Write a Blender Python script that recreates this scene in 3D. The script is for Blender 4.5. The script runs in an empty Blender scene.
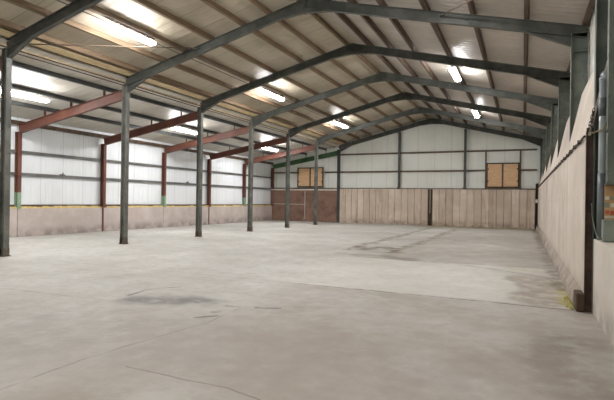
import bpy, bmesh, math, random
from mathutils import Vector, Matrix
random.seed(7)
SC = bpy.context.scene
COL = SC.collection

# ------------------------------------------------------------------ measurements of the place (metres)
CAM_H = 1.6
XL, XR, XW, XA = -12.58, 0.96, -18.13, -5.80      # nave columns left / right inner flange, lean-to wall, ridge
Y0, BAY = 8.35, 4.206                             # first frame in view, bay length
FY = [Y0 + i * BAY for i in range(7)]             # seven frames; the last one is the gable
YG = FY[6]
ZAP, SL = 7.27, 0.247                             # rafter centre line at ridge, nave slope
XC = 1.30                                         # outer flange of right columns
LZ, LS = 5.19, 0.173                              # lean-to rafter centre height at XL, slope
YN = -7.0                                         # end of the building behind the photographer

def zn(x, off=0.0):                               # nave rafter centre line
    return ZAP - SL * abs(x - XA) + off

def zl(x, off=0.0):                               # lean-to rafter centre line
    return LZ - LS * (XL - x) + off

# ------------------------------------------------------------------ materials
def lin(r, g, b):
    f = lambda c: (c / 255) / 12.92 if c / 255 <= 0.04045 else ((c / 255 + 0.055) / 1.055) ** 2.4
    return (f(r), f(g), f(b), 1.0)

class NT:
    def __init__(s, name):
        s.m = bpy.data.materials.new(name); s.m.use_nodes = True
        s.t = s.m.node_tree; s.t.nodes.clear()
        s.out = s.t.nodes.new('ShaderNodeOutputMaterial')
        s.b = s.t.nodes.new('ShaderNodeBsdfPrincipled')
        s.t.links.new(s.b.outputs[0], s.out.inputs[0])
        s._p = None
    def n(s, typ, **kw):
        o = s.t.nodes.new(typ)
        for k, v in kw.items(): setattr(o, k, v)
        return o
    def set(s, sock, v):
        if hasattr(v, 'is_output'): s.t.links.new(v, sock)
        else: sock.default_value = v
    @property
    def pos(s):
        if s._p is None: s._p = s.n('ShaderNodeNewGeometry').outputs['Position']
        return s._p
    def noise(s, scale=1.0, detail=4, rough=0.55, vec=None, stretch=None):
        v = vec or s.pos
        if stretch:
            m = s.n('ShaderNodeVectorMath', operation='MULTIPLY'); s.set(m.inputs[0], v); m.inputs[1].default_value = stretch; v = m.outputs[0]
        o = s.n('ShaderNodeTexNoise'); s.set(o.inputs['Vector'], v)
        o.inputs['Scale'].default_value = scale; o.inputs['Detail'].default_value = detail; o.inputs['Roughness'].default_value = rough
        return o.outputs[0]
    def ramp(s, v, lo, hi, a=0.0, b=1.0, smooth=True):
        o = s.n('ShaderNodeMapRange'); o.interpolation_type = 'SMOOTHSTEP' if smooth else 'LINEAR'
        s.set(o.inputs[0], v); o.inputs[1].default_value = lo; o.inputs[2].default_value = hi
        o.inputs[3].default_value = a; o.inputs[4].default_value = b
        return o.outputs[0]
    def math(s, op, a, b=0.0):
        o = s.n('ShaderNodeMath', operation=op); s.set(o.inputs[0], a); s.set(o.inputs[1], b); return o.outputs[0]
    def mix(s, fac, a, b, blend='MIX'):
        o = s.n('ShaderNodeMix', data_type='RGBA', blend_type=blend)
        s.set(o.inputs[0], fac); s.set(o.inputs[6], a); s.set(o.inputs[7], b); return o.outputs[2]
    def sep(s):
        o = s.n('ShaderNodeSeparateXYZ'); s.set(o.inputs[0], s.pos); return o.outputs
    def sep_of(s, v):
        o = s.n('ShaderNodeSeparateXYZ'); s.set(o.inputs[0], v); return o.outputs[0], o.outputs[1]
    def bump(s, h, strength=0.2, dist=0.01):
        o = s.n('ShaderNodeBump'); o.inputs['Strength'].default_value = strength; o.inputs['Distance'].default_value = dist
        s.set(o.inputs['Height'], h); s.t.links.new(o.outputs[0], s.b.inputs['Normal'])
    def done(s, col, rough=0.6, metal=0.0, spec=None):
        s.set(s.b.inputs['Base Color'], col); s.set(s.b.inputs['Roughness'], rough); s.b.inputs['Metallic'].default_value = metal
        if spec is not None: s.b.inputs['Specular IOR Level'].default_value = spec
        return s.m

def worn(name, c1, c2, scale=3.0, rough=0.6, lo=0.35, hi=0.7, bump=0.0, stretch=None, c3=None, metal=0.0):
    t = NT(name)
    c = t.mix(t.ramp(t.noise(scale, 6, 0.6, stretch=stretch), lo, hi), lin(*c1), lin(*c2))
    if c3: c = t.mix(t.ramp(t.noise(scale * 2.7, 5, 0.65, stretch=stretch), 0.58, 0.72), c, lin(*c3))
    if bump: t.bump(t.noise(scale * 8, 5, 0.6, stretch=stretch), bump, 0.01)
    return t.done(c, rough, metal)

M = {}
M['steel'] = worn('dark_painted_steel', (60, 63, 58), (84, 86, 79), 2.5, 0.5, c3=(50, 49, 44))
M['steel_post'] = worn('grey_painted_post_steel', (86, 88, 82), (118, 117, 109), 2.0, 0.5, c3=(70, 70, 64))
M['steel_dark'] = worn('dark_purlin_steel', (46, 48, 48), (66, 68, 66), 2.5, 0.5)
M['steel_green'] = worn('green_grey_painted_steel', (82, 90, 82), (108, 114, 104), 2.5, 0.55, c3=(68, 72, 66))
M['red_oxide'] = worn('red_oxide_painted_steel', (92, 54, 42), (110, 67, 52), 2.0, 0.6, c3=(74, 46, 38))
M['green_paint'] = worn('green_painted_steel', (50, 84, 50), (72, 104, 66), 2.5, 0.6)
M['green_base'] = worn('pale_green_paint', (120, 148, 122), (144, 168, 142), 4, 0.6)
M['timber'] = worn('brown_purlin_timber', (106, 88, 68), (134, 112, 86), 3, 0.75, bump=0.1, stretch=(8, .6, 8), c3=(76, 60, 48))
M['timber_dark'] = worn('dark_purlin_timber', (74, 58, 46), (96, 78, 62), 3, 0.75, bump=0.1, stretch=(8, .6, 8), c3=(62, 46, 38))
M['timber_pale'] = worn('pale_gutter_board', (190, 168, 128), (214, 194, 156), 2, 0.7, stretch=(3, .5, 3), c3=(150, 126, 92))
M['rail'] = worn('grey_sheeting_rail', (84, 84, 82), (108, 106, 102), 2, 0.55, c3=(72, 66, 60))
M['rail_brown'] = worn('brown_sheeting_rail', (86, 72, 60), (112, 94, 78), 2, 0.65, c3=(66, 56, 48))
M['plywood'] = worn('bare_plywood', (206, 168, 128), (222, 188, 150), 2.2, 0.7, stretch=(1, 1, 5), c3=(192, 148, 108))
M['hatch_dark'] = worn('dark_hatch_frame', (58, 44, 34), (92, 70, 50), 6, 0.75)
M['chain'] = worn('rusty_chain_steel', (52, 44, 38), (82, 70, 58), 9, 0.6, metal=0.3)
M['pipe'] = worn('grey_plastic_pipe', (138, 146, 146), (158, 164, 162), 2, 0.35)
M['pipe_dark'] = worn('dark_grey_sleeve', (84, 90, 92), (100, 106, 108), 2, 0.4)
M['box'] = worn('grey_green_switch_box', (112, 120, 112), (130, 138, 128), 3, 0.45)
M['white_pvc'] = worn('white_plastic', (205, 203, 196), (224, 222, 216), 3, 0.4)
M['cable_y'] = worn('dull_yellow_cable', (120, 112, 76), (142, 134, 94), 5, 0.5)
M['cable_g'] = worn('dull_green_cable', (84, 96, 76), (104, 116, 92), 5, 0.5)
M['rust_end'] = worn('dark_brown_rusted_steel', (62, 46, 40), (88, 66, 56), 5, 0.75, c3=(50, 40, 36))
M['foot_steel'] = worn('worn_post_foot', (82, 74, 64), (112, 104, 92), 5, 0.7, c3=(60, 50, 42))
M['board'] = worn('tan_notice_board', (176, 140, 100), (196, 164, 124), 3, 0.7)
M['paper'] = worn('pale_paper_label', (196, 190, 168), (210, 206, 188), 8, 0.8)
M['label_red'] = worn('orange_red_label', (168, 84, 58), (188, 104, 72), 8, 0.8)
M['label_green'] = worn('grey_green_label', (120, 132, 112), (138, 148, 126), 8, 0.8)
M['straw'] = worn('golden_grain_dust', (196, 168, 104), (222, 200, 140), 9, 0.95, bump=0.4)
M['moss'] = worn('yellow_green_moss', (160, 152, 88), (184, 174, 112), 12, 0.95, bump=0.4, c3=(132, 122, 74))

def emit(name, c, strength):
    t = NT(name); e = t.n('ShaderNodeEmission'); e.inputs[0].default_value = lin(*c); e.inputs[1].default_value = strength
    t.t.links.new(e.outputs[0], t.out.inputs[0]); return t.m
LAMP = 95.0
M['tube'] = emit('lit_diffuser', (252, 251, 252), LAMP)

def cladding(name, base, stain, axis, pitch, rough=0.4, amt=0.5, lap=0.3):
    t = NT(name); P = t.sep()
    c = t.mix(t.ramp(t.noise(0.6, 3, 0.5), 0.42, 0.75, 0, amt), lin(*base), lin(*stain))
    # sheet laps: a thin line every metre of cover width
    w = t.math('FRACT', t.math('DIVIDE', P[axis], pitch))
    d = t.math('ABSOLUTE', t.math('SUBTRACT', w, 0.5))
    c = t.mix(t.ramp(d, 0.478, 0.494, 0, lap), c, lin(*[int(v * 0.55) for v in base]))
    r = t.ramp(t.noise(3, 4), 0.3, 0.7, rough - 0.08, rough + 0.12)
    return t.done(c, r)
M['clad_left'] = cladding('white_wall_cladding', (232, 236, 238), (216, 218, 216), 1, 1.05)
M['clad_far'] = cladding('grey_white_gable_cladding', (226, 228, 221), (208, 210, 200), 0, 1.12)
M['clad_right'] = cladding('pale_wall_cladding', (206, 202, 192), (188, 180, 168), 1, 1.05)
M['roof'] = cladding('beige_roof_liner', (184, 174, 155), (160, 148, 126), 1, 1.0, 0.42, 0.9, 0.55)
M['roof_lean'] = cladding('pale_lean_to_liner', (206, 202, 192), (184, 176, 162), 1, 1.0, 0.42, 0.8, 0.55)
M['roof_right'] = cladding('grey_beige_roof_liner', (184, 176, 166), (164, 154, 142), 1, 1.0, 0.40, 0.7, 0.55)

def concrete(name, base, dark, pale, streak=True, hole=None, vary=0.15):
    t = NT(name); P = t.sep()
    c = t.mix(t.ramp(t.noise(1.1, 6, 0.62), 0.36, 0.7), lin(*base), lin(*pale))
    if streak: c = t.mix(t.ramp(t.noise(1.0, 5, 0.6, stretch=(3.2, 3.2, 0.35)), 0.52, 0.78, 0, 0.75), c, lin(*dark))
    c = t.mix(t.ramp(t.noise(9, 6, 0.7), 0.62, 0.8, 0, 0.6), c, lin(*dark))
    # splash dirt along the foot of the wall
    foot = t.math('MULTIPLY', t.ramp(P[2], 0.55, 0.05), t.ramp(t.noise(2.2, 5), 0.35, 0.65))
    c = t.mix(t.math('MULTIPLY', foot, 0.7), c, lin(*[int(v * 0.72) for v in dark]))
    oi = t.n('ShaderNodeObjectInfo').outputs['Random']
    c = t.mix(t.ramp(oi, 0, 1, 0.0, vary), c, lin(*dark))
    if hole:
        a, p, z, r = hole
        u = t.math('MULTIPLY', t.math('SUBTRACT', t.math('FRACT', t.math('DIVIDE', P[a], p)), 0.5), p)
        v = t.math('SUBTRACT', P[2], z)
        d = t.math('SQRT', t.math('ADD', t.math('MULTIPLY', u, u), t.math('MULTIPLY', v, v)))
        c = t.mix(t.ramp(d, r, r * 0.6), c, lin(60, 50, 44))
    t.bump(t.noise(22, 6, 0.65), 0.25, 0.008)
    return t.done(c, 0.85)
M['conc_far'] = concrete('stained_concrete_plank', (206, 189, 172), (146, 124, 106), (222, 208, 193), vary=0.3)
M['conc_left'] = concrete('grey_pink_concrete', (186, 173, 165), (152, 137, 128), (203, 193, 187), streak=False)
M['conc_right'] = concrete('pale_pink_concrete', (202, 191, 177), (166, 150, 134), (220, 210, 198), hole=(1, 0.9, 1.72, 0.022))
M['conc_near'] = concrete('pale_grey_concrete', (204, 195, 183), (178, 166, 153), (216, 209, 199), streak=False)
M['plinth'] = concrete('dirty_kerb_concrete', (172, 158, 146), (122, 108, 96), (192, 180, 168), streak=False)
M['plinth_dark'] = concrete('dark_mossy_block', (82, 66, 52), (60, 48, 38), (104, 92, 60), streak=False)

def brick():
    t = NT('red_brown_brickwork'); P = t.sep()
    cb = t.n('ShaderNodeCombineXYZ'); t.set(cb.inputs[0], P[0]); t.set(cb.inputs[1], P[2])
    b = t.n('ShaderNodeTexBrick'); t.set(b.inputs['Vector'], cb.outputs[0])
    b.inputs['Color1'].default_value = lin(118, 74, 56); b.inputs['Color2'].default_value = lin(90, 58, 46); b.inputs['Mortar'].default_value = lin(156, 134, 118)
    b.inputs['Scale'].default_value = 1.0; b.inputs['Mortar Size'].default_value = 0.014; b.inputs['Brick Width'].default_value = 0.225; b.inputs['Row Height'].default_value = 0.075
    c = t.mix(t.ramp(t.noise(1.5, 5), 0.45, 0.75, 0, 0.6), b.outputs[0], lin(80, 54, 44))
    t.bump(b.outputs[1], -0.3, 0.008)
    return t.done(c, 0.85)
M['brick'] = brick()

def floor_mat():
    t = NT('worn_concrete_floor')
    nz = t.n('ShaderNodeTexNoise'); t.set(nz.inputs['Vector'], t.pos); nz.inputs['Scale'].default_value = 1.7; nz.inputs['Detail'].default_value = 5
    off = t.n('ShaderNodeVectorMath', operation='SUBTRACT'); t.set(off.inputs[0], nz.outputs['Color']); off.inputs[1].default_value = (.5, .5, .5)
    sc = t.n('ShaderNodeVectorMath', operation='MULTIPLY'); t.set(sc.inputs[0], off.outputs[0]); sc.inputs[1].default_value = (.45, .45, 0)
    ad = t.n('ShaderNodeVectorMath', operation='ADD'); t.set(ad.inputs[0], t.pos); t.set(ad.inputs[1], sc.outputs[0]); wob = ad.outputs[0]
    def seg(a, b, src, k=1.0):
        s1 = t.n('ShaderNodeVectorMath', operation='SUBTRACT'); t.set(s1.inputs[0], src); s1.inputs[1].default_value = (a[0], a[1], 0)
        d = Vector((b[0] - a[0], b[1] - a[1], 0)); L2 = max(d.length_squared, 1e-6)
        dt = t.n('ShaderNodeVectorMath', operation='DOT_PRODUCT'); t.set(dt.inputs[0], s1.outputs[0]); dt.inputs[1].default_value = d / L2
        cl = t.n('ShaderNodeClamp'); t.set(cl.inputs[0], dt.outputs['Value'])
        ml = t.n('ShaderNodeVectorMath', operation='SCALE'); ml.inputs[0].default_value = d; t.set(ml.inputs['Scale'], cl.outputs[0])
        df = t.n('ShaderNodeVectorMath', operation='DISTANCE'); t.set(df.inputs[0], s1.outputs[0]); t.set(df.inputs[1], ml.outputs[0])
        return df.outputs['Value']
    def poly(pts, src):
        r = None
        for a, b in zip(pts, pts[1:]):
            d = seg(a, b, src); r = d if r is None else t.math('MINIMUM', r, d)
        return r
    small0 = t.n('ShaderNodeVectorMath', operation='MULTIPLY'); t.set(small0.inputs[0], off.outputs[0]); small0.inputs[1].default_value = (.16, .16, 0)
    sa0 = t.n('ShaderNodeVectorMath', operation='ADD'); t.set(sa0.inputs[0], t.pos); t.set(sa0.inputs[1], small0.outputs[0]); ws0 = sa0.outputs[0]
    b2 = t.n('ShaderNodeVectorMath', operation='MULTIPLY'); t.set(b2.inputs[0], off.outputs[0]); b2.inputs[1].default_value = (1.1, .6, 0)
    a2 = t.n('ShaderNodeVectorMath', operation='ADD'); t.set(a2.inputs[0], t.pos); t.set(a2.inputs[1], b2.outputs[0]); wob2 = a2.outputs[0]
    P = t.sep()
    c = t.mix(t.ramp(t.noise(0.35, 6, 0.6), 0.35, 0.68), lin(183, 181, 174), lin(203, 202, 197))
    c = t.mix(t.ramp(t.noise(0.9, 7, 0.68), 0.48, 0.78, 0, 0.5), c, lin(164, 157, 148))
    c = t.mix(t.ramp(t.noise(0.55, 6, 0.66, stretch=(1, 1, 1), vec=wob), 0.56, 0.72, 0, 0.3), c, lin(154, 146, 137))
    c = t.mix(t.ramp(t.noise(4.5, 8, 0.75), 0.42, 0.72, 0, 0.6), c, lin(156, 148, 138))
    c = t.mix(t.ramp(t.noise(14, 5, 0.7), 0.6, 0.85, 0, 0.35), c, lin(138, 130, 122))
    # separate pours: far bay greyer, near bay darker and browner, middle bay pale
    xs, ys = t.sep_of(ws0)
    east = t.ramp(xs, -4.0, -3.8)
    far = t.math('MULTIPLY', east, t.ramp(ys, 13.1, 13.25)); near = t.math('MULTIPLY', t.ramp(xs, -4.6, -3.2), t.ramp(ys, 8.40, 8.32))
    far = t.math('MULTIPLY', far, t.ramp(ys, 31, 20, 0.3, 1.0))
    c = t.mix(t.math('MULTIPLY', far, t.ramp(t.noise(0.8, 6, 0.65), 0.3, 0.65, 0.35, 1.0)), c, lin(168, 162, 152))
    c = t.mix(t.math('MULTIPLY', near, t.ramp(t.noise(0.7, 7, 0.7), 0.34, 0.62, 0.15, 0.95)), c, lin(160, 151, 139))
    west = t.math('MULTIPLY', t.ramp(xs, -3.6, -4.4), t.ramp(ys, 6.2, 5.4))
    c = t.mix(t.math('MULTIPLY', west, t.ramp(t.noise(0.6, 7, 0.7), 0.36, 0.64, 0.0, 0.6)), c, lin(168, 162, 153))
    mid = t.math('MULTIPLY', t.ramp(ys, 8.4, 8.5), t.ramp(ys, 13.2, 13.0))
    c = t.mix(t.math('MULTIPLY', t.math('MULTIPLY', mid, t.ramp(xs, -5.5, -3.2)), 0.4), c, lin(208, 206, 196))
    def stain(d, r0, r1, col, amt):
        nonlocal c
        br = t.ramp(t.noise(2.6, 6, 0.65), 0.3, 0.6, 0.25, 1.0)
        c = t.mix(t.math('MULTIPLY', t.math('MULTIPLY', t.ramp(d, r1, r0), br), amt), c, lin(*col))
    # broad dark worn patches
    stain(poly([(-5.5, 5.85), (-4.5, 6.15)], wob), 0.05, 0.5, (116, 112, 108), 0.85)
    stain(poly([(-4.4, 13.75), (-3.7, 13.86), (-2.75, 13.3)], wob), 0.12, 0.42, (128, 120, 110), 0.85)
    stain(poly([(-5.2, 13.9), (-4.4, 13.8)], wob), 0.03, 0.3, (150, 143, 134), 0.8)
    stain(poly([(0.1, 11.4), (0.5, 10.2), (0.3, 8.9)], wob), 0.42, 0.62, (158, 149, 136), 1.0)
    stain(poly([(0.55, 6.5), (0.3, 5.5), (0.6, 4.6)], wob), 0.1, 0.6, (132, 123, 112), 0.75)
    stain(poly([(-2.5, 4.3), (-0.6, 4.6)], wob), 0.2, 1.6, (156, 147, 138), 0.6)
    stain(poly([(-6.4, 3.8), (-3.6, 4.4)], wob), 0.3, 1.6, (158, 151, 144), 0.6)
    stain(poly([(-3.4, 15.5), (0.6, 17.0)], wob), 0.8, 2.6, (160, 153, 144), 0.7)
    stain(poly([(-3.2, 21), (0.6, 23)], wob), 1.0, 3.0, (164, 157, 148), 0.6)
    # tyre tracks down to the slot in the far wall
    stain(poly([(-5.3, 15.2), (-5.3, 19.5), (-5.3, 31)], wob2), 0.03, 0.26, (128, 118, 102), 0.85)
    stain(poly([(-3.75, 15.1), (-3.65, 20), (-3.7, 30)], wob2), 0.03, 0.26, (128, 118, 102), 0.85)
    stain(poly([(-5.37, 16.4), (-4.8, 15.3), (-4.5, 16.6), (-4.0, 16.2), (-3.7, 15.0)], wob), 0.06, 0.34, (108, 99, 84), 1.0)
    # mossy edge in front of the far wall
    stain(poly([(-5.6, 33.3), (0.7, 33.3)], wob), 0.5, 1.9, (150, 142, 92), 0.85)
    stain(poly([(0.65, 8.6), (0.68, 10.2)], wob), 0.02, 0.16, (172, 162, 98), 0.9)
    stain(poly([(-0.3, 13.0), (0.3, 12.6)], wob), 0.02, 0.22, (178, 168, 110), 0.5)
    stain(poly([(0.66, 10.2), (0.68, 33)], wob), 0.03, 0.25, (120, 110, 92), 0.75)
    # slab joints and cracks
    small = t.n('ShaderNodeVectorMath', operation='MULTIPLY'); t.set(small.inputs[0], off.outputs[0]); small.inputs[1].default_value = (.09, .09, 0)
    sa = t.n('ShaderNodeVectorMath', operation='ADD'); t.set(sa.inputs[0], t.pos); t.set(sa.inputs[1], small.outputs[0]); ws = sa.outputs[0]
    def crack(pts, w, col, amt):
        nonlocal c
        br = t.ramp(t.noise(1.9, 6, 0.7), 0.36, 0.58, 0.12, 1.0)
        c = t.mix(t.math('MULTIPLY', t.math('MULTIPLY', t.ramp(poly(pts, ws), w * 1.3, w * 0.2), br), amt), c, lin(*col))
    crack([(-12.4, 8.40), (-3.9, 8.38)], 0.022, (140, 130, 120), 0.7)
    crack([(-3.9, 8.38), (-0.8, 8.33), (0.78, 8.28)], 0.03, (84, 76, 68), 0.95)
    crack([(-4.4, 13.3), (-2.8, 13.28), (-1.2, 12.85), (0.75, 11.6)], 0.045, (100, 92, 84), 0.85)
    crack([(-3.88, 2.2), (-3.95, 3.4), (-3.85, 4.1), (-3.7, 5.2), (-3.8, 6.1)], 0.012, (120, 108, 98), 0.9)
    crack([(-5.87, 5.95), (-5.98, 6.48), (-5.88, 6.75), (-5.66, 7.0)], 0.04, (112, 108, 104), 0.9)
    crack([(-8.3, 5.42), (-6.25, 5.55), (-5.4, 5.54)], 0.02, (136, 130, 122), 0.6)
    crack([(-3.4, 3.46), (-2.77, 3.45), (-2.28, 3.44), (-1.9, 3.36)], 0.012, (120, 104, 92), 0.8)
    for a, b in [((-4.02, 6.08), (-3.86, 6.12)), ((-3.58, 6.2), (-3.26, 6.32)), ((-4.0, 5.66), (-3.9, 5.72)), ((-4.0, 5.3), (-3.82, 5.5))]:
        crack([a, b], 0.05, (98, 94, 92), 0.9)
    t.bump(t.noise(30, 6, 0.7), 0.12, 0.004)
    return t.done(c, t.ramp(t.noise(1.3, 5), 0.35, 0.7, 0.5, 0.72), spec=0.35)
M['floor'] = floor_mat()

# ------------------------------------------------------------------ mesh helpers (world coordinates in, local to the parent out)
def box(bm, a, b):
    x0, x1 = sorted((a[0], b[0])); y0, y1 = sorted((a[1], b[1])); z0, z1 = sorted((a[2], b[2]))
    v = [bm.verts.new(p) for p in [(x0,y0,z0),(x1,y0,z0),(x1,y1,z0),(x0,y1,z0),(x0,y0,z1),(x1,y0,z1),(x1,y1,z1),(x0,y1,z1)]]
    for f in [(3,2,1,0),(4,5,6,7),(0,1,5,4),(1,2,6,5),(2,3,7,6),(3,0,4,7)]: bm.faces.new([v[i] for i in f])
    return bm

def sweep(bm, prof, p0, p1, side):
    """extrude a closed 2D outline (u across, v up) from p0 to p1; side = direction of u"""
    p0, p1 = Vector(p0), Vector(p1); d = (p1 - p0).normalized(); s = Vector(side); s = (s - d * s.dot(d)).normalized(); u = d.cross(s)
    if u.z < 0 or (abs(u.z) < 1e-6 and u.x < 0): u = -u
    A = [bm.verts.new(p0 + s * a + u * b) for a, b in prof]; B = [bm.verts.new(p1 + s * a + u * b) for a, b in prof]
    n = len(prof)
    for i in range(n): bm.faces.new([A[i], A[(i+1) % n], B[(i+1) % n], B[i]])
    bm.faces.new(A[::-1]); bm.faces.new(B)
    return bm

def i_prof(w, h, tw, tf):
    a, b, c, d = w / 2, h / 2, tw / 2, h / 2 - tf
    return [(-a,-b),(a,-b),(a,-d),(c,-d),(c,d),(a,d),(a,b),(-a,b),(-a,d),(-c,d),(-c,-d),(-a,-d)]

def c_prof(w, h, t):                               # channel, open to +u
    a, b = w / 2, h / 2
    return [(-a,-b),(a,-b),(a,-b+t),(-a+t,-b+t),(-a+t,b-t),(a,b-t),(a,b),(-a,b)]

def rect(w, h): return [(-w/2,-h/2),(w/2,-h/2),(w/2,h/2),(-w/2,h/2)]

def tube(bm, pts, r, n=8):
    pts = [Vector(p) for p in pts]; rings = []
    for i, p in enumerate(pts):
        d = (pts[min(i+1, len(pts)-1)] - pts[max(i-1, 0)]).normalized()
        a = d.cross(Vector((0, 0, 1))) if abs(d.z) < 0.95 else d.cross(Vector((1, 0, 0)))
        a.normalize(); b = d.cross(a)
        rings.append([bm.verts.new(p + (a * math.cos(k*2*math.pi/n) + b * math.sin(k*2*math.pi/n)) * r) for k in range(n)])
    for R1, R2 in zip(rings, rings[1:]):
        for k in range(n): bm.faces.new([R1[k], R1[(k+1) % n], R2[(k+1) % n], R2[k]])
    bm.faces.new(rings[0][::-1]); bm.faces.new(rings[-1])
    return bm

def prism(bm, poly, axis, a, b):
    """polygon in the two other axes (order x,y,z without axis), extruded along axis from a to b"""
    def P(q, t):
        q = list(q); q.insert(axis, t); return q
    A = [bm.verts.new(P(q, a)) for q in poly]; B = [bm.verts.new(P(q, b)) for q in poly]; n = len(poly)
    for i in range(n): bm.faces.new([A[i], A[(i+1) % n], B[(i+1) % n], B[i]])
    bm.faces.new(A[::-1]); bm.faces.new(B)
    return bm

def new(): return bmesh.new()

def origin(o):
    v = Vector((0, 0, 0))
    while o: v += o.location; o = o.parent
    return v

def obj(name, bm, mat, parent=None, loc=None, bevel=0.0, smooth=False):
    bmesh.ops.recalc_face_normals(bm, faces=bm.faces)
    base = origin(parent); loc = Vector(loc) if loc is not None else base
    bmesh.ops.translate(bm, verts=bm.verts, vec=-loc)
    me = bpy.data.meshes.new(name); bm.to_mesh(me); bm.free(); me.materials.append(mat)
    o = bpy.data.objects.new(name, me); COL.objects.link(o); o.location = loc - base; o.parent = parent
    if bevel:
        m = o.modifiers.new('bevel', 'BEVEL'); m.width = bevel; m.segments = 2; m.limit_method = 'ANGLE'
    if smooth:
        for p in me.polygons: p.use_smooth = True
    return o

def tag(o, label, cat, group=None, kind='thing'):
    o['label'] = label; o['category'] = cat; o['kind'] = kind
    if group: o['group'] = group
    return o

def thing(name, label, cat, loc, group=None, kind='thing'):
    o = bpy.data.objects.new(name, None); o.empty_display_size = 0.1; COL.objects.link(o); o.location = loc
    return tag(o, label, cat, group, kind)

def struct(name, bm, mat, label, cat):
    o = obj(name, bm, mat); return tag(o, label, cat, None, 'structure')

ORD = ['first', 'second', 'third', 'fourth', 'fifth', 'sixth', 'seventh', 'eighth', 'ninth', 'tenth', 'eleventh', 'twelfth', 'thirteenth', 'fourteenth', 'fifteenth', 'sixteenth']

# ------------------------------------------------------------------ shell
struct('floor', box(new(), (XW - 0.4, YN - 0.2, -0.2), (1.6, YG + 0.5, 0)), M['floor'], 'worn pale concrete floor with cracks, joints and tyre tracks', 'floor')

def ribbed(axis_along, a0, a1, fn, pitch=0.333, depth=0.006, thick=0.05):
    """ribbed sheet; fn(t, s, side) -> point, t along the rib pitch, s 0..1 across the sheet, off = distance along the inner normal"""
    bm = new(); ts = []; t = a0
    while t < a1 - 1e-6:
        ts += [(t, 0), (t + pitch * 0.62, 0), (t + pitch * 0.70, 1), (t + pitch * 0.92, 1)]; t += pitch
    ts.append((a1, 0)); ts = [(min(t, a1), d) for t, d in ts]
    rows = [[bm.verts.new(fn(t, s, d * depth)) for s in (0, 1)] for t, d in ts]
    back = [[bm.verts.new(fn(t, s, -thick)) for s in (0, 1)] for t in (a0, a1)]
    for r1, r2 in zip(rows, rows[1:]):
        if (r1[0].co - r2[0].co).length > 1e-5: bm.faces.new([r1[0], r1[1], r2[1], r2[0]])
    bm.faces.new([back[0][0], back[0][1], back[1][1], back[1][0]])
    return bm

TP = 0.14 + 0.175                                  # rafter half depth + purlin depth: underside of the roof sheets
def roof_fn(xa, za, xb, zb):
    n = Vector((zb - za, 0, -(xb - xa))).normalized()
    if n.z > 0: n = -n
    return lambda t, s, d: Vector((xa + (xb - xa) * s, t, za + (zb - za) * s)) + n * d
zt = lambda x: zn(x, TP)
struct('ceiling_left', ribbed(1, YN, YG + 0.3, roof_fn(XA, zt(XA), XL - 0.25, zt(XL - 0.25))), M['roof'], 'beige ribbed roof lining on the long left slope below the ridge', 'ceiling')
struct('ceiling_right', ribbed(1, YN, YG + 0.3, roof_fn(XA, zt(XA), XC + 0.15, zt(XC + 0.15)), 0.25, 0.010), M['roof_right'], 'beige ribbed roof lining on the right slope', 'ceiling')
LT = 0.165 + 0.2 + 0.15
struct('ceiling_lean', ribbed(1, YN, YG + 0.3, roof_fn(XL + 0.1, zl(XL + 0.1, LT), XW - 0.3, zl(XW - 0.3, LT))), M['roof_lean'], 'pale ribbed roof lining over the side aisle behind the posts', 'ceiling')

struct('wall_left', ribbed(1, YN, YG + 0.3, lambda t, s, d: Vector((XW - 0.16 + d, t, 4.75 * s))), M['clad_left'], 'white ribbed cladding wall along the side aisle', 'wall')
struct('wall_right', ribbed(1, YN, YG + 0.3, lambda t, s, d: Vector((XC + 0.03 - d, t, 5.9 * s))), M['clad_right'], 'pale cladding strip showing between the right columns', 'wall')
def top_far(x): return zt(x) if x > XL - 0.2 else zl(x, LT)
def far_fn(t, s, d): return Vector((t, YG + 0.22 - d, (top_far(t) + 0.05) * s))
struct('wall_far', ribbed(0, XW - 0.3, XC + 0.15, far_fn), M['clad_far'], 'grey-white ribbed cladding of the far gable', 'wall')
struct('wall_near', ribbed(0, XW - 0.3, XC + 0.15, lambda t, s, d: Vector((t, YN + d, (top_far(t) + 0.05) * s))), M['clad_far'], 'cladding wall behind the photographer', 'wall')

# fascia boards that close the step between nave roof and lower aisle roof
zf0, zf1 = zl(XL, LT) - 0.06, zt(XL) + 0.03
struct('trim_1', box(new(), (XL - 0.20, YN, zf0), (XL - 0.17, YG + 0.2, zf1)), M['timber_pale'], 'pale gutter board along the eaves above the row of posts', 'trim')

# ------------------------------------------------------------------ brick infill, planks, low walls
struct('wall_brick', box(new(), (XW - 0.1, YG - 0.02, 0), (XL - 0.10, YG + 0.16, 2.38)), M['brick'], 'dark red brick infill wall at the far end of the side aisle', 'wall')
struct('trim_2', box(new(), (XW - 0.1, YG - 0.05, 2.38), (XL - 0.10, YG + 0.16, 2.47)), M['conc_near'], 'pale coping on top of the dark red brick wall', 'trim')

def plank(x0, x1, label):
    o = obj('concrete_plank', box(new(), (x0 + 0.011, YG, 0), (x1 - 0.011, YG + 0.14, 2.5 + random.uniform(-0.012, 0.012))), M['conc_far'], None, ((x0 + x1) / 2, YG + 0.07, 0), bevel=0.012)
    o.location.y += random.uniform(-0.006, 0.006)
    tag(o, label, 'concrete panel', 'upright concrete planks of the far wall')
nA, nB = 14, 14
xa0, xa1 = XL + 0.13, -5.98
for i in range(nA):
    w = (xa1 - xa0) / nA
    plank(xa0 + i * w, xa0 + (i + 1) * w, f'upright stained concrete plank in far wall, {ORD[i]} to the right of the brick wall')
xb0, xb1 = -5.68, 0.70
for i in range(nB):
    w = (xb1 - xb0) / nB
    plank(xb0 + i * w, xb0 + (i + 1) * w, f'upright stained concrete plank in far wall, {ORD[i]} to the right of the dark slot')

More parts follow.
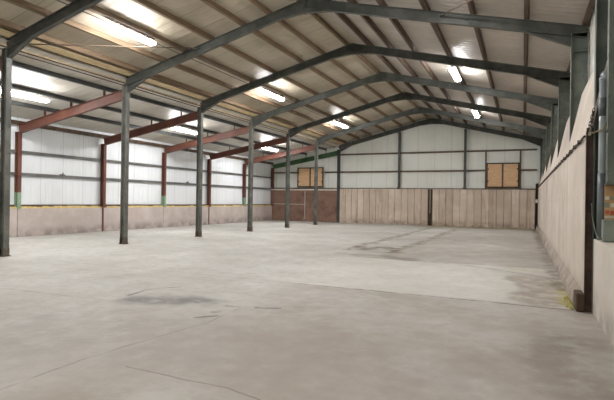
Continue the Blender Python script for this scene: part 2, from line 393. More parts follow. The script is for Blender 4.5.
# dark steel posts: slot between the planks, corner slot
t = thing('steel_channel', 'dark upright steel channel in the slot between the far wall planks', 'post', (-5.83, YG + 0.08, 0))
obj('web', box(new(), (-5.97, YG + 0.12, 0), (-5.69, YG + 0.15, 2.5)), M['rust_end'], t)
obj('flange', box(new(), (-5.97, YG - 0.02, 0), (-5.945, YG + 0.12, 2.5)), M['rail_brown'], t)
obj('flange', box(new(), (-5.715, YG - 0.02, 0), (-5.69, YG + 0.12, 2.5)), M['rail_brown'], t)
obj('cover_strip', box(new(), (-5.85, YG - 0.01, 0.85), (-5.815, YG + 0.02, 2.5)), M['conc_far'], t)
tag(obj('corner_post', sweep(new(), c_prof(0.12, 0.14, 0.012), (0.79, YG + 0.05, 0), (0.79, YG + 0.05, 2.9), (0, -1, 0)), M['rust_end'], None, (0.79, YG + 0.05, 0)), 'dark upright steel channel in the corner where far planks meet the right wall', 'post')
t = thing('junction_box', 'small grey junction box in the corner of far and right walls', 'box', (0.79, YG - 0.09, 1.68))
obj('body', box(new(), (0.70, YG - 0.10, 1.66), (0.86, YG - 0.012, 1.90)), M['box'], t, bevel=0.01)
obj('cover', box(new(), (0.71, YG - 0.112, 1.67), (0.85, YG - 0.10, 1.89)), M['white_pvc'], t, bevel=0.004)

# low concrete panels of the side aisle, one per bay
BAYN = ['nearest the camera', 'second from the near end', 'third from the near end', 'third from the brick wall', 'second from the brick wall', 'touching the brick wall']
for i in range(6):
    y0, y1 = FY[i] + 0.01, FY[i + 1] - 0.01
    o = obj('low_concrete_panel', box(new(), (XW - 0.12, y0, 0), (XW, y1, 1.12)), M['conc_left'], None, (XW - 0.06, (y0 + y1) / 2, 0), bevel=0.012)
    tag(o, f'low grey-pink concrete panel under the white side cladding, {BAYN[i]}', 'concrete panel', 'low concrete panels of the side aisle')
bm = new()
y = FY[0]
while y < YG - 0.2:                                # golden grain dust lying on the wall ledge
    L = random.uniform(0.25, 0.6); hgt = random.uniform(0.05, 0.10)
    prism(bm, [(XW - 0.11, 1.121), (XW + 0.0, 1.121), (XW - 0.02, 1.121 + hgt * 0.8), (XW - 0.08, 1.121 + hgt)], 1, y, min(y + L, YG - 0.1)); y += L * 0.97
tag(obj('grain_residue', bm, M['straw']), 'golden grain dust lying along the top of the low side wall', 'grain dust', None, 'stuff')

# right wall: tall pale panels, kerb, steep coping, end stop, near low wall
XP = 0.86
NP = 12
for i in range(NP):
    w = (YG - 8.30) / NP; y0, y1 = 8.30 + i * w, 8.30 + (i + 1) * w
    o = obj('tall_concrete_panel', box(new(), (XP, y0 + 0.006, 0.0), (XP + 0.08, y1 - 0.006, 2.62)), M['conc_right'], None, (XP + 0.04, (y0 + y1) / 2, 0), bevel=0.008)
    o.location.x += 0.004 * (i % 2)
    tag(o, f'tall pale pink concrete panel of the right wall, {ORD[i]} from the rusty end post', 'concrete panel', 'tall concrete panels of the right wall')
bm = prism(new(), [(XP - 0.11, 0), (XP - 0.001, 0), (XP - 0.001, 0.27), (XP - 0.015, 0.265), (XP - 0.09, 0.12)], 1, 8.62, YG - 0.02)
tag(obj('wall_kerb', bm, M['plinth'], None, (XP - 0.05, 20, 0)), 'dirty low concrete kerb at the foot of the right wall', 'kerb')
bm = new()
tag(obj('kerb_end_block', box(new(), (XP - 0.12, 8.20, 0), (XP - 0.004, 8.61, 0.27)), M['plinth_dark'], None, (XP, 8.4, 0), bevel=0.02), 'dark mossy block ending the kerb below the rusty end post', 'block')
cop = [(XP + 0.01, 2.635), (XP + 0.05, 2.635), (1.02, 3.20), (1.20, 4.04), (XC + 0.015, 4.36), (XC + 0.015, 4.42), (1.19, 4.12), (1.01, 3.26)]
for i in range(6):
    o = obj('sloped_coping', prism(new(), cop, 1, FY[i] - (0.10 if i == 0 else -0.003), FY[i + 1] - 0.003), M['conc_right'], None, (0.98, (FY[i] + FY[i + 1]) / 2, 2.64))
    tag(o, f'steep pale coping above the tall right wall, {ORD[i]} bay from the rusty post', 'coping', 'coping sheets of the right wall')
t = thing('end_post', 'dark rusty steel post closing the near end of the tall right wall', 'post', (XP + 0.05, 8.27, 0.27))
obj('web', box(new(), (XP - 0.005, 8.265, 0.0), (XP + 0.10, 8.285, 2.75)), M['rust_end'], t)
obj('flange', box(new(), (XP - 0.012, 8.225, 0.27), (XP + 0.0, 8.285, 2.70)), M['rust_end'], t)
obj('flange', box(new(), (XP + 0.088, 8.205, 0.0), (XP + 0.10, 8.285, 2.80)), M['steel_green'], t)

o = struct('wall_low', box(new(), (0.955, YN + 0.05, 0), (XC - 0.02, 8.195, 1.10)), M['conc_near'], 'pale low concrete wall beside the camera under the switch box', 'wall')

# dark cable along the joint of wall and coping, with sagging clips
bm = new(); pts = []
k = 0; y = 8.32
while y < YG - 0.15:
    pts.append((XP - 0.025 + 0.004 * math.sin(k * 2.3), y, 2.63 + 0.012 * math.sin(k * 1.7))); y += 0.16; k += 1
tube(bm, pts, 0.019, 6)
t = thing('wall_cable', 'dark lumpy cable running along the top of the tall right wall', 'cable', (XP - 0.02, 8.4, 2.63))
obj('rope', bm, M['chain'], t)
for i in range(1, 32):
    y = 8.32 + i * 0.78
    obj('clip', box(new(), (XP - 0.05, y - 0.02, 2.60), (XP + 0.015, y + 0.02, 2.665)), M['chain'], t)
# hanging chain at the coping end
t = thing('hanging_chain', 'rusty chain hanging at the near end of the steep coping', 'chain', (0.935, 8.17, 3.02))
def links(p0, p1, n):
    p0, p1 = Vector(p0), Vector(p1)
    for i in range(n):
        c = p0.lerp(p1, (i + 0.5) / n); d = (p1 - p0) / n * 0.66; s = Vector((0.008, 0.012, 0)) if i % 2 else Vector((0.012, -0.008, 0))
        loop = [c - d, c - d * 0.6 + s, c + d * 0.6 + s, c + d, c + d * 0.6 - s, c - d * 0.6 - s, c - d]
        obj('link', tube(new(), loop, 0.006, 5), M['chain'], t)
links((0.935, 8.17, 3.02), (0.86, 8.17, 2.68), 7)
links((0.935, 8.17, 3.02), (0.905, 8.17, 2.70), 6)

# ------------------------------------------------------------------ steel columns
FR = ['nearest the camera', 'second from the camera', 'third from the camera', 'fourth from the camera', 'fifth from the camera', 'sixth from the camera']
for i in range(6):
    y = FY[i]; top = zn(XL) - 0.10
    t = thing('steel_post', f'dark grey freestanding steel post in the row along the hall, {FR[i]}', 'post', (XL, y, 0), 'freestanding posts between hall and side aisle')
    obj('shaft', sweep(new(), i_prof(0.15, 0.21, 0.012, 0.016), (XL, y, 0.015), (XL, y, top), (0, 1, 0)), M['steel_post'], t)
    obj('base_plate', box(new(), (XL - 0.14, y - 0.11, 0), (XL + 0.14, y + 0.11, 0.016)), M['rust_end'], t)
    obj('foot_casing', sweep(new(), i_prof(0.162, 0.222, 0.03, 0.022), (XL, y, 0.016), (XL, y, 0.22), (0, 1, 0)), M['foot_steel'], t)
    obj('cap_plate', box(new(), (XL - 0.12, y - 0.09, top), (XL + 0.12, y + 0.09, top + 0.016)), M['steel'], t)
RN = ['beside the grey downpipe', 'next after the downpipe', 'third from the downpipe', 'fourth from the downpipe', 'fifth from the downpipe', 'sixth from the downpipe', 'in the far corner beside the plywood hatch']
for i in range(7):
    y = FY[i]; zc = zn(XR + 0.16) - 0.05
    t = thing('steel_column', f'deep grey-green steel column along the right wall, {RN[i]}', 'column', (XR + 0.17, y, 0), 'steel columns of the right wall')
    obj('shaft', sweep(new(), i_prof(0.15, 0.34, 0.012, 0.016), (XR + 0.17, y, 0.0), (XR + 0.17, y, zc), (0, 1, 0)), M['steel_green'], t)
    obj('stiffener_plate', box(new(), (XR + 0.02, y - 0.07, zc - 0.42), (XC - 0.02, y + 0.07, zc - 0.405)), M['steel_green'], t)
    obj('cap_plate', box(new(), (XR - 0.0, y - 0.08, zc), (XC + 0.0, y + 0.08, zc + 0.014)), M['steel_green'], t)

# gable posts
for x, lab in [(XL, 'dark green steel gable post between the brick wall and the concrete planks'), (-8.02, 'slim dark gable post standing left of the centre of the far wall'), (-3.57, 'slim dark gable post standing left of the plywood hatch pair')]:
    b = 0.0 if x == XL else 2.5
    t = thing('gable_post', lab, 'post', (x, YG, b))
    obj('shaft', sweep(new(), i_prof(0.19 if x == XL else 0.15, 0.16, 0.012, 0.014), (x, YG + 0.06, b), (x, YG + 0.06, zn(x) - 0.17), (1, 0, 0)), M['steel'] if x != XL else M['steel_dark'], t)
    obj('fixing_cleat', box(new(), (x - 0.11, YG - 0.03, b + 0.02), (x + 0.11, YG - 0.018, b + 0.16)), M['steel'], t)

# lean-to wall columns
WN = [None, 'nearest the camera, green at its foot', 'second from the camera, red brown throughout', 'third from the camera, green at its foot', 'fourth from the camera, red brown throughout', 'fifth from the camera, green at its foot', 'in the corner beside the brick wall']
for i in range(1, 7):
    y = FY[i]; top = zl(XW + 0.05) - 0.1
    t = thing('aisle_column', f'red brown column on the white side wall, {WN[i]}', 'column', (XW, y, 1.12), 'red brown columns on the white side wall')
    green = i in (1, 3, 5)
    zb = 1.75 if green else 1.12
    obj('shaft', sweep(new(), i_prof(0.15, 0.2, 0.012, 0.016), (XW + 0.0, y, zb), (XW + 0.0, y, top), (0, 1, 0)), M['red_oxide'], t)
    if green:
        g = obj('foot', sweep(new(), i_prof(0.152, 0.202, 0.013, 0.017), (XW, y, 1.12), (XW, y, 1.75), (0, 1, 0)), M['green_base'], t); g['label'] = 'pale green painted foot'
    else:
        obj('fixing_plate', box(new(), (XW + 0.1, y - 0.11, 1.13), (XW + 0.115, y + 0.11, 1.28)), M['red_oxide'], t)
for i in (2, 4):
    tag(obj('cover_strip', box(new(), (XW + 0.001, FY[i] - 0.045, 0), (XW + 0.02, FY[i] + 0.045, 1.115)), M['red_oxide'], None, (XW + 0.01, FY[i], 0)), f'rusty cover strip on the low side wall below the {"second" if i == 2 else "fourth"} red brown column', 'strip')

# ------------------------------------------------------------------ rafters
RL = ['nearest frame', 'second frame from the camera', 'third frame from the camera', 'fourth frame from the camera', 'fifth frame from the camera', 'sixth frame from the camera', 'far gable frame']
for i in range(7):
    y = FY[i]
    for side in ('left', 'right'):
        s = -1 if side == 'left' else 1
        xe = XL if side == 'left' else XC
        t = thing('steel_rafter', f'dark steel rafter of the {RL[i]}, {side} half of the nave', 'rafter', (xe, y, zn(xe)), 'steel rafters of the nave')
        obj('beam', sweep(new(), i_prof(0.13, 0.27, 0.012, 0.016), (xe, y, zn(xe)), (XA + s * 0.012, y, zn(XA) - 0.003), (0, 1, 0)), M['steel'], t)
        # eaves haunch
        if side == 'left': L, dp, x0 = 0.85, 0.22, XL + 0.10
        else: L, dp, x0 = 0.95, 0.22, XR
        x1 = x0 - s * L
        h0, h1 = zn(x0) - 0.135, zn(x1) - 0.135
        hb = obj('haunch', prism(new(), [(x0, h0), (x1, h1), (x0, h0 - dp)], 1, y - 0.006, y + 0.006), M['steel'], t)
        obj('haunch_flange', sweep(new(), rect(0.13, 0.014), (x0, y, h0 - dp), (x1, y, h1 - 0.012), (0, 1, 0)), M['steel'], t)
        # ridge haunch
        xr1 = XA + s * 0.85
        obj('ridge_haunch', prism(new(), [(XA + s * 0.012, zn(XA) - 0.13), (xr1, zn(xr1) - 0.135), (XA + s * 0.012, zn(XA) - 0.27)], 1, y - 0.06, y + 0.06), M['steel'], t)
        obj('end_plate', box(new(), (XA + s * 0.0005, y - 0.075, zn(XA) - 0.29), (XA + s * 0.012, y + 0.075, zn(XA) + 0.15)), M['steel'], t)
LM = ['red_oxide', 'red_oxide', 'red_oxide', 'red_oxide', 'red_oxide', 'red_oxide', 'green_paint']
LN = ['', 'joining the second post', 'joining the third post', 'joining the fourth post', 'joining the fifth post', 'joining the sixth post', '']
LP = [-13.55, -15.2, -16.6]                         # lean-to purlins
for i in range(7):
    y = FY[i]; xa, xb = XL - 0.105, XW + 0.02
    lab = f'red brown sloping rafter over the side aisle, {LN[i]}' if LN[i] else ('red brown sloping rafter over the side aisle, at the nearest post' if i == 0 else 'green sloping rafter against the far wall over the brick infill')
    t = thing('aisle_rafter', lab, 'rafter', (xa, y, zl(xa)), 'sloping rafters of the side aisle')
    obj('beam', sweep(new(), i_prof(0.14, 0.33, 0.012, 0.018), (xa, y, zl(xa)), (xb, y, zl(xb)), (0, 1, 0)), M[LM[i]], t)
    obj('end_plate', box(new(), (xa, y - 0.08, zl(xa) - 0.2), (xa - 0.012, y + 0.08, zl(xa) + 0.2)), M[LM[i]], t)
    for x in LP:
        obj('purlin_cleat', box(new(), (x - 0.05, y - 0.05, zl(x) + 0.15), (x - 0.038, y + 0.05, zl(x) + 0.37)), M[LM[i]], t)

# ------------------------------------------------------------------ purlins, one length per bay
BT = ['first bay from the camera', 'second bay', 'third bay', 'fourth bay', 'fifth bay', 'last bay before the gable']
LX = [(-6.02, 'beside the ridge'), (-6.97, 'second below the ridge'), (-7.87, 'third below the ridge'), (-9.05, 'fourth below the ridge'), (-10.08, 'carrying the lamps'), (-10.98, 'below the lamp line'), (-12.0, 'next above the eaves')]
RX = [(-5.22, 'beside the ridge'), (-4.42, 'second below the ridge'), (-3.55, 'third below the ridge'), (-2.38, 'carrying the lamps'), (-1.22, 'below the lamp line'), (0.0, 'next above the eaves'), (1.21, 'at the eaves')]
def purlin(name, x, z, y0, y1, w, h, slope, mat, label, cat, group):
    bm = new(); n = Vector((math.sin(slope), 0, math.cos(slope))); s = Vector((math.cos(slope), 0, -math.sin(slope)))
    for yy in (y0, y1):
        pass
    c = [s * a + n * b for a, b in [(-w/2, 0), (w/2, 0), (w/2, h), (-w/2, h)]]
    A = [bm.verts.new(Vector((x, y0, z)) + q) for q in c]; B = [bm.verts.new(Vector((x, y1, z)) + q) for q in c]
    for k in range(4): bm.faces.new([A[k], A[(k+1) % 4], B[(k+1) % 4], B[k]])
    bm.faces.new(A[::-1]); bm.faces.new(B)
    o = obj(name, bm, mat, None, (x, (y0 + y1) / 2, z), bevel=0.004)
    o.rotation_euler.z = random.uniform(-0.0015, 0.0015)
    return tag(o, label, cat, group)
ang = math.atan(SL)
YY = [4.144] + FY
for b in range(-1, 6):
    y0, y1 = YY[b + 1] + 0.004, YY[b + 2] - 0.004
    where = BT[b] if b >= 0 else 'ahead of the nearest rafter'
    for x, nm in LX:
        purlin('timber_purlin', x, zn(x, 0.1385), y0, y1, 0.085, 0.17, -ang, M['timber'], f'brown purlin on left slope {nm}, {where}', 'purlin', 'purlins of the left slope')
    for x, nm in RX:
        purlin('timber_purlin', x, zn(x, 0.1385), y0, y1, 0.085, 0.17, ang, M['timber_dark'], f'dark purlin on right slope {nm}, {where}', 'purlin', 'purlins of the right slope')
    x = XL - 0.06
    purlin('eaves_beam', x, zn(x, 0.1385), y0, y1, 0.1, 0.2, 0, M['timber'], f'brown timber eaves beam above the row of posts, {where}', 'beam', 'eaves beams above the posts')
    purlin('gutter_board', XL + 0.30, zn(XL + 0.30, 0.1385), y0, y1, 0.30, 0.022, -ang, M['timber_pale'], f'pale board lying along the eaves above the row of posts, {where}', 'board', 'pale eaves boards above the posts')
    for k, x in enumerate(LP):
        nm = ['upper dark', 'middle dark', 'lower dark'][k]
        purlin('aisle_purlin', x, zl(x, 0.365), y0, y1, 0.075, 0.145, -math.atan(LS), M['steel_dark'], f'{nm} purlin over the side aisle, {where}', 'purlin', 'purlins of the side aisle')
    if b >= 0:
        purlin('aisle_eaves_beam', XW + 0.02, zl(XW, 0.175), y0, y1, 0.1, 0.16, 0, M['hatch_dark'], f'dark brown eaves beam on top of the white side wall, {where}', 'beam', 'eaves beams of the side wall')

# ------------------------------------------------------------------ sheeting rails on the side wall and the gable
for b in range(6):
    y0, y1 = FY[b] + 0.08, FY[b + 1] - 0.08
    for z, nm in [(2.48, 'lower'), (3.36, 'upper')]:
        o = obj('sheeting_rail', sweep(new(), c_prof(0.07, 0.12, 0.012), (XW - 0.09, y0, z), (XW - 0.09, y1, z), (-1, 0, 0)), M['rail'], None, (XW - 0.09, (y0 + y1) / 2, z))
        tag(o, f'{nm} grey rail across the white side wall, {BT[b]}', 'rail', 'rails of the white side wall')
    o = obj('ledge_rail', box(new(), (XW - 0.13, y0 - 0.05, 1.17), (XW - 0.09, y1 + 0.05, 1.27)), M['rail_brown'], None, (XW - 0.11, (y0 + y1) / 2, 1.17))
    tag(o, f'thin brown rail at the foot of the white side cladding, {BT[b]}', 'rail', 'foot rails of the white side wall')
for y, z in [(14.6, 2.575), (23.1, 2.575)]:
    t = thing('rail_clip', f'small black fitting on the lower rail of the side wall, {"nearest" if y < 20 else "fourth"} bay', 'fitting', (XW - 0.06, y, z - 0.035))
    obj('body', box(new(), (XW - 0.1, y - 0.12, z - 0.035), (XW - 0.03, y + 0.12, z + 0.0)), M['chain'], t, bevel=0.006)
    obj('knob', tube(new(), [(XW - 0.06, y + 0.02, z - 0.005), (XW - 0.06, y + 0.02, z + 0.07)], 0.025, 8), M['chain'], t)
GB = [(XW + 0.06, XL - 0.08, 'over the brick wall'), (XL + 0.08, -8.10, 'left of the slim middle posts'), (-7.94, -3.65, 'between the two slim posts'), (-3.49, 0.78, 'above the plywood hatches'), ]
for x0, x1, nm in GB:
    for z, k in [(3.76, 'lower'), (5.06, 'upper')]:
        if x0 < XL: 
            if k == 'upper': continue
            spans = [(x0, -16.02), (-13.74, x1)]
        elif nm.startswith('above') and k == 'lower': spans = [(x0, -2.30), (-0.16, x1)]
        else: spans = [(x0, x1)]
        for j, (a, c) in enumerate(spans):
            where = nm if len(spans) == 1 else (nm.replace('above the', 'beside the') + (', on its left' if j == 0 else ', on its right') if x0 > XL else f'over the brick wall, {"left" if j == 0 else "right"} of its hatch')
            o = obj('gable_rail', sweep(new(), c_prof(0.07, 0.11, 0.012), (a, YG + 0.13, z), (c, YG + 0.13, z), (0, 1, 0)), M['rail_brown'], None, ((a + c) / 2, YG + 0.13, z))
            tag(o, f'{k} brown rail on the far gable cladding {where}', 'rail', 'rails of the far gable')
    o = obj('sill_rail', box(new(), (x0, YG + 0.02, 2.515), (x1, YG + 0.14, 2.575)), M['rail_brown'], None, ((x0 + x1) / 2, YG + 0.08, 2.515))
    tag(o, f'brown timber rail on top of the far wall base, {nm.replace("above", "below")}', 'rail', 'timber rails on the far wall base')
for x in (-2.27, -0.19):
    tag(obj('hatch_stud', box(new(), (x - 0.045, YG + 0.07, 2.58), (x + 0.045, YG + 0.165, 4.995)), M['rail_brown'], None, (x, YG + 0.12, 2.58)), f'upright brown stud on the {"left" if x < -1 else "right"} side of the right plywood hatch', 'stud')

def hatch(x0, x1, z0, z1, label, ragged):
    y = YG + 0.02
    t = thing('plywood_hatch', label, 'hatch', ((x0 + x1) / 2, y, z0))
    f = 0.075; xm = (x0 + x1) / 2
    obj('frame_rail', box(new(), (x0, y - 0.05, z0), (x1, y + 0.05, z0 + f * 1.3)), M['hatch_dark'], t)
    obj('frame_rail', box(new(), (x0, y - 0.05, z1 - f), (x1, y + 0.05, z1)), M['hatch_dark'], t)
    for x in (x0, x1 - f): obj('frame_stile', box(new(), (x, y - 0.055, z0), (x + f, y + 0.055, z1)), M['hatch_dark'], t)
    a, b = x0 + f + 0.01, x1 - f - 0.01
    for p, q in ((a, xm - 0.05), (xm + 0.05, b)):
        d = obj('door', box(new(), (p, y - 0.02, z0 + f * 1.3 + 0.01), (q, y + 0.005, z1 - f - 0.01)), M['plywood'], t, bevel=0.004)
        for zz in (z0 + 0.45, z1 - 0.4):
            xx = p + 0.03 if p == a else q - 0.03
            obj('hinge', box(new(), (xx - 0.03, y - 0.03, zz - 0.05), (xx + 0.03, y - 0.02, zz + 0.05)), M['chain'], d)
    obj('mullion', box(new(), (xm - 0.05, y - 0.045, z0 + f), (xm + 0.05, y + 0.03, z1 - f)), M['hatch_dark'], t)
    if ragged:                                       # chains looped on the frame: alternating small dark and pale links
        c = obj('chain', new_chain(x0, x1, z0, z1, xm, y), M['rail'], t); c['label'] = 'pale chain draped round the frame'
def new_chain(x0, x1, z0, z1, xm, y):
    bm = new(); zt_ = z1 + 0.02
    def run(p, q):
        p, q = Vector(p), Vector(q); n = int((q - p).length / 0.075)
        for i in range(n):
            c = p.lerp(q, (i + .5) / n); s = 0.028 if i % 2 else 0.018
            box(bm, c - Vector((s, 0.012, s)), c + Vector((s, 0.012, s)))
    run((x0 + 0.1, y - 0.065, z1 - 0.04), (xm, y - 0.065, z1 - 0.02)); run((xm, y - 0.065, z1 - 0.02), (x1 - 0.1, y - 0.065, z1 - 0.04))
    run((xm, y - 0.062, z1 - 0.1), (xm, y - 0.062, z0 + 0.15)); run((x0 + 0.04, y - 0.07, z1 - 0.08), (x0 + 0.04, y - 0.07, z0 + 0.5))
    return bm
hatch(-2.22, -0.24, 2.60, 4.24, 'bare plywood double hatch with chained dark frame, high at the right of the far gable', True)
hatch(-15.95, -13.80, 2.62, 4.14, 'bare plywood double hatch with dark frame, high over the brick wall', False)

# pipe on the brick wall
t = thing('wall_pipe', 'thin white pipe running across and down the brick wall', 'pipe', (-15.27, YG - 0.05, 0.2))
obj('riser', tube(new(), [(-15.27, YG - 0.041, 0.22), (-15.27, YG - 0.041, 2.36)], 0.02), M['white_pvc'], t, smooth=True)
obj('branch', tube(new(), [(-17.95, YG - 0.05, 1.31), (-15.27, YG - 0.05, 1.31)], 0.016), M['white_pvc'], t, smooth=True)
obj('tap', tube(new(), [(-15.27, YG - 0.05, 0.30), (-15.27, YG - 0.09, 0.27), (-15.27, YG - 0.14, 0.24), (-15.27, YG - 0.15, 0.19)], 0.032), M['white_pvc'], t, smooth=True)
t = thing('bent_rail', 'small pale bent pipe on top of the low side wall near the corner', 'pipe', (XW - 0.05, 32.6, 1.12))
obj('bar', tube(new(), [(XW - 0.04, 32.0, 1.38), (XW - 0.04, 33.1, 1.42), (XW - 0.04, 33.2, 1.39), (XW - 0.04, 33.22, 1.12)], 0.018), M['white_pvc'], t)
obj('prop', tube(new(), [(XW - 0.04, 32.05, 1.12), (XW - 0.04, 32.05, 1.38)], 0.016), M['white_pvc'], t)

# ------------------------------------------------------------------ brace rods
def rod(a, b, label, r=0.017):
    d = (Vector(b) - Vector(a)).normalized()
    t = thing('brace_rod', label, 'rod', a)
    obj('bar', tube(new(), [a, b], r, 8), M['rail_brown'], t, smooth=True)
    for p, s in ((Vector(a), 1), (Vector(b), -1)):
        obj('end_clevis', tube(new(), [p, p + d * s * 0.14], r * 1.7, 8), M['steel'], t, smooth=True)
rod((-12.30, FY[0] + 0.08, zn(-12.3) - 0.02), (-9.45, FY[1] - 0.08, zn(-9.45) + 0.02), 'thin brace rod crossing under the nearest left lamp between two rafters')
rod((-1.97, FY[1] - 0.08, zn(-1.97) + 0.02), (0.75, FY[0] + 0.08, zn(0.75) - 0.02), 'thin brace rod on the right slope in front of the second frame')
rod((-1.20, FY[5] + 0.08, zn(-1.2) + 0.02), (0.70, FY[6] - 0.08, zn(0.7) - 0.02), 'thin brace rod on the right slope next to the far gable')
rod((-9.6, FY[5] + 0.08, zn(-9.6) + 0.02), (-11.6, FY[6] - 0.08, zn(-11.6) - 0.02), 'thin brace rod on the left slope next to the far gable')

# ------------------------------------------------------------------ lamps
def copy_tree(o, loc):
    r = o.copy(); COL.objects.link(r); r.location = loc
    for ch in o.children:
        c = ch.copy(); COL.objects.link(c); c.parent = r
    return r
def lamp(x, y, z, L=1.8):
    t = thing('fluorescent_light', '', 'light', (x, y, z), 'lit fluorescent battens')
    obj('housing', box(new(), (x - 0.105, y - L/2, z + 0.0), (x + 0.105, y + L/2, z + 0.03)), M['white_pvc'], t, bevel=0.006)
    prof = [(-0.1, 0.0), (-0.115, -0.03), (-0.085, -0.085), (0.085, -0.085), (0.115, -0.03), (0.1, 0.0)]
    bm = new(); A = [bm.verts.new((x + a, y - L/2 + 0.012, z + b)) for a, b in prof]; B = [bm.verts.new((x + a, y + L/2 - 0.012, z + b)) for a, b in prof]
    for k in range(6): bm.faces.new([A[k], A[(k+1) % 6], B[(k+1) % 6], B[k]])
    bm.faces.new(A[::-1]); bm.faces.new(B)
    obj('diffuser', bm, M['tube'], t)
    for s in (-1, 1):
        obj('end_cap', box(new(), (x - 0.05, y + s * (L/2 - 0.012), z - 0.05), (x + 0.05, y + s * (L/2), z - 0.002)), M['white_pvc'], t, bevel=0.006)
        obj('hanger', box(new(), (x - 0.02, y + s * L * 0.33 - 0.02, z + 0.03), (x + 0.02, y + s * L * 0.33 + 0.02, z + 0.13)), M['white_pvc'], t)
    return t
LY = [1.8, 10.2, 18.6, 27.3]
zLm = zn(-10.08, 0.1385) - 0.13
zRm = zn(-2.38, 0.1385) - 0.13
zAm = zl(-15.2, 0.365) - 0.13
base = lamp(-10.08, LY[1], zLm)
base['label'] = 'lit fluorescent batten on the left nave slope, nearest and largest'
for x, z, nm, ys in [(-10.08, zLm, 'left nave slope', LY), (-2.38, zRm, 'right nave slope', LY), (-15.2, zAm, 'side aisle roof', LY)]:
    for k, y in enumerate(ys):
        if x == -10.08 and k == 1: continue
        o = copy_tree(base, (x, y + (0.45 if x < -12 else 0), z))
        o['label'] = f'lit tube lamp under the {nm}, ' + ['above the photographer', 'before the second frame', 'between the third and fourth frames', 'between the fifth and sixth frames'][k]

# conduits feeding the lamps: one length along each lamp line
for x, z, nm in [(-9.97, zn(-9.97, 0.1385) - 0.03, 'left nave slope'), (-10.20, zn(-10.2, 0.1385) - 0.03, None), (-15.1, zl(-15.1, 0.365) - 0.02, 'side aisle roof'), (-2.28, zn(-2.28, 0.1385) - 0.03, 'right nave slope')]:
    lab = f'thin grey conduit along the lamp line of the {nm}' if nm else 'second thin conduit beside the lamp line of the left nave slope'
    tag(obj('electric_conduit', tube(new(), [(x, 4.2, z), (x, YG - 0.1, z)], 0.014, 6), M['rail'], None, (x, 4.2, z)), lab, 'conduit')

for x, dz, nm in [(XL - 0.235, 0.10, 'upper'), (XL - 0.26, 0.02, 'lower')]:
    z = zl(x, LT) - 0.10 + dz - 0.03
    tag(obj('eaves_pipe', tube(new(), [(x, 4.2, z), (x, YG - 0.1, z)], 0.016, 6), M['hatch_dark'], None, (x, 4.2, z)), f'{nm} thin dark pipe along the eaves behind the tops of the posts', 'pipe')

# ------------------------------------------------------------------ services at the near right column
t = thing('downpipe', 'grey downpipe with an elbow and dark sleeve beside the near right column', 'pipe', (1.05, 8.05, 1.1))
obj('pipe', tube(new(), [(1.035, 8.05, 1.10), (1.035, 8.05, 3.40)], 0.052, 16), M['pipe'], t, smooth=True)
el = [(1.035 + 0.12 * (1 - math.cos(a)), 8.05, 3.40 + 0.12 * math.sin(a)) for a in [i * math.pi / 16 for i in range(9)]]
obj('elbow', tube(new(), el + [(1.22, 8.05, 3.52)], 0.058, 16), M['pipe'], t, smooth=True)
s_ = obj('sleeve', tube(new(), [(1.035, 8.05, 1.10), (1.035, 8.05, 2.05)], 0.062, 16), M['pipe_dark'], t, smooth=True); s_['label'] = 'dark grey sleeve'
obj('collar', tube(new(), [(1.035, 8.05, 2.88), (1.035, 8.05, 3.14)], 0.058, 16), M['pipe_dark'], t, smooth=True)
t = thing('cable_trunking', 'tall grey-green steel trunking ending above the notice board', 'trunking', (1.10, 7.86, 1.9))
obj('body', box(new(), (1.06, 7.78, 1.90), (1.325, 7.93, 5.3)), M['steel_green'], t, bevel=0.004)
obj('strap', sweep(new(), rect(0.02, 0.05), (1.055, 7.772, 2.60), (1.20, 7.772, 2.95), (0, 1, 0)), M['rail'], t)
obj('end_cover', box(new(), (1.05, 7.77, 1.885), (1.325, 7.94, 1.90)), M['steel_green'], t)
t = thing('notice_board', 'small tan board with coloured labels above the grey switch box', 'board', (1.12, 7.95, 1.42))
obj('panel', box(new(), (1.055, 7.95, 1.36), (1.325, 7.97, 1.88)), M['board'], t)
for k, (x, z, w, h_, m) in enumerate([(1.085, 1.70, 0.05, 0.05, 'paper'), (1.15, 1.70, 0.05, 0.05, 'label_green'), (1.085, 1.60, 0.06, 0.07, 'label_green'), (1.155, 1.60, 0.05, 0.06, 'paper'), (1.09, 1.50, 0.05, 0.05, 'label_red'), (1.155, 1.49, 0.06, 0.06, 'label_red'), (1.12, 1.43, 0.12, 0.035, 'paper'), (1.215, 1.62, 0.05, 0.06, 'paper'), (1.22, 1.51, 0.05, 0.05, 'label_red')]):
    obj('label', box(new(), (x - w/2, 7.946, z - h_/2), (x + w/2, 7.950, z + h_/2)), M[m], t)
t = thing('switch_box', 'grey-green metal switch box standing on the low near wall', 'switch box', (1.06, 7.6, 1.10))
obj('body', box(new(), (0.985, 7.52, 1.10), (1.16, 7.68, 1.40)), M['box'], t, bevel=0.012)
obj('cover', box(new(), (0.993, 7.51, 1.115), (1.152, 7.52, 1.385)), M['box'], t, bevel=0.006)
obj('conduit_stub', tube(new(), [(0.97, 7.6, 1.14), (0.985, 7.6, 1.14)], 0.014, 8), M['cable_g'], t)
pts = [(0.925, 8.195, 1.62), (0.93, 8.17, 1.48), (0.94, 8.08, 1.33), (0.95, 7.9, 1.20), (0.955, 7.72, 1.14), (0.97, 7.6, 1.14)]
tag(obj('power_cable', tube(new(), pts, 0.010, 8), M['cable_g'], None, pts[0], smooth=True), 'dull green cable curving down from the end post into the switch box', 'cable')
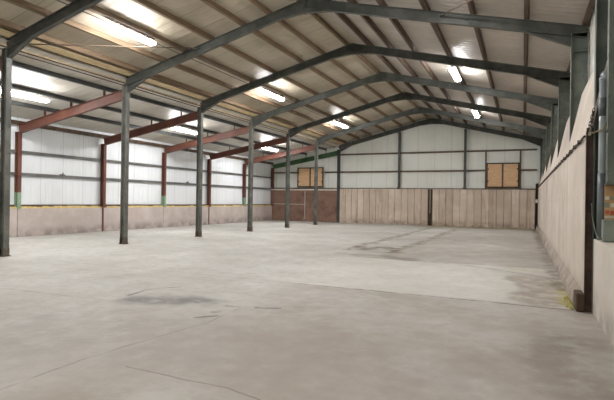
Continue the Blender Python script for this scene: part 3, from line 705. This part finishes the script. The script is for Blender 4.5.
pts = [(0.88, 8.19, 2.70), (0.93, 8.18, 2.66), (0.98, 7.98, 2.665), (1.03, 7.95, 2.68), (1.055, 7.88, 2.76)]
tag(obj('loose_cable', tube(new(), pts, 0.012, 8), M['cable_y'], None, pts[0], smooth=True), 'dull yellow cable passing across the downpipe to the trunking', 'cable')

# moss tufts at the kerb end
bm = new()
for i in range(70):
    x = XP - 0.13 - abs(random.gauss(0, 0.035)); y = 8.55 + random.uniform(-0.2, 0.9); r = random.uniform(0.008, 0.03)
    bmesh.ops.create_icosphere(bm, subdivisions=1, radius=r, matrix=Matrix.Translation((x, y, r * 0.3)) @ Matrix.Diagonal((1, 1.3, 0.7, 1)))
tag(obj('moss', bm, M['moss']), 'yellow-green moss growing at the near end of the kerb', 'moss', None, 'stuff')

# ------------------------------------------------------------------ world and camera
w = bpy.data.worlds.new('world'); SC.world = w; w.use_nodes = True
w.node_tree.nodes['Background'].inputs[0].default_value = (0.02, 0.022, 0.025, 1); w.node_tree.nodes['Background'].inputs[1].default_value = 1.0
yaw, pitch, roll, f = 0.4228, 0.0012, 0.0150, 480.1
fw = Vector((-math.sin(yaw) * math.cos(pitch), math.cos(yaw) * math.cos(pitch), math.sin(pitch)))
rt = Vector((math.cos(yaw), math.sin(yaw), 0)); up = rt.cross(fw)
r2 = rt * math.cos(roll) + up * math.sin(roll); u2 = -rt * math.sin(roll) + up * math.cos(roll)
cam = bpy.data.cameras.new('camera'); cam.sensor_fit = 'HORIZONTAL'; cam.sensor_width = 36; cam.lens = f / 614 * 36; cam.clip_start = 0.05
co = bpy.data.objects.new('camera', cam); COL.objects.link(co)
mt = Matrix((r2, u2, -fw)).transposed().to_4x4(); mt.translation = Vector((0, 0, CAM_H)); co.matrix_world = mt
SC.camera = co
SC.view_settings.view_transform = 'Standard'; SC.view_settings.look = 'None'; SC.view_settings.gamma = 1; SC.view_settings.use_curve_mapping = False
SC.view_settings.exposure = 0.42
SC.cycles.use_denoising = True
SC.cycles.max_bounces = 8; SC.cycles.diffuse_bounces = 5; SC.cycles.sample_clamp_indirect = 8
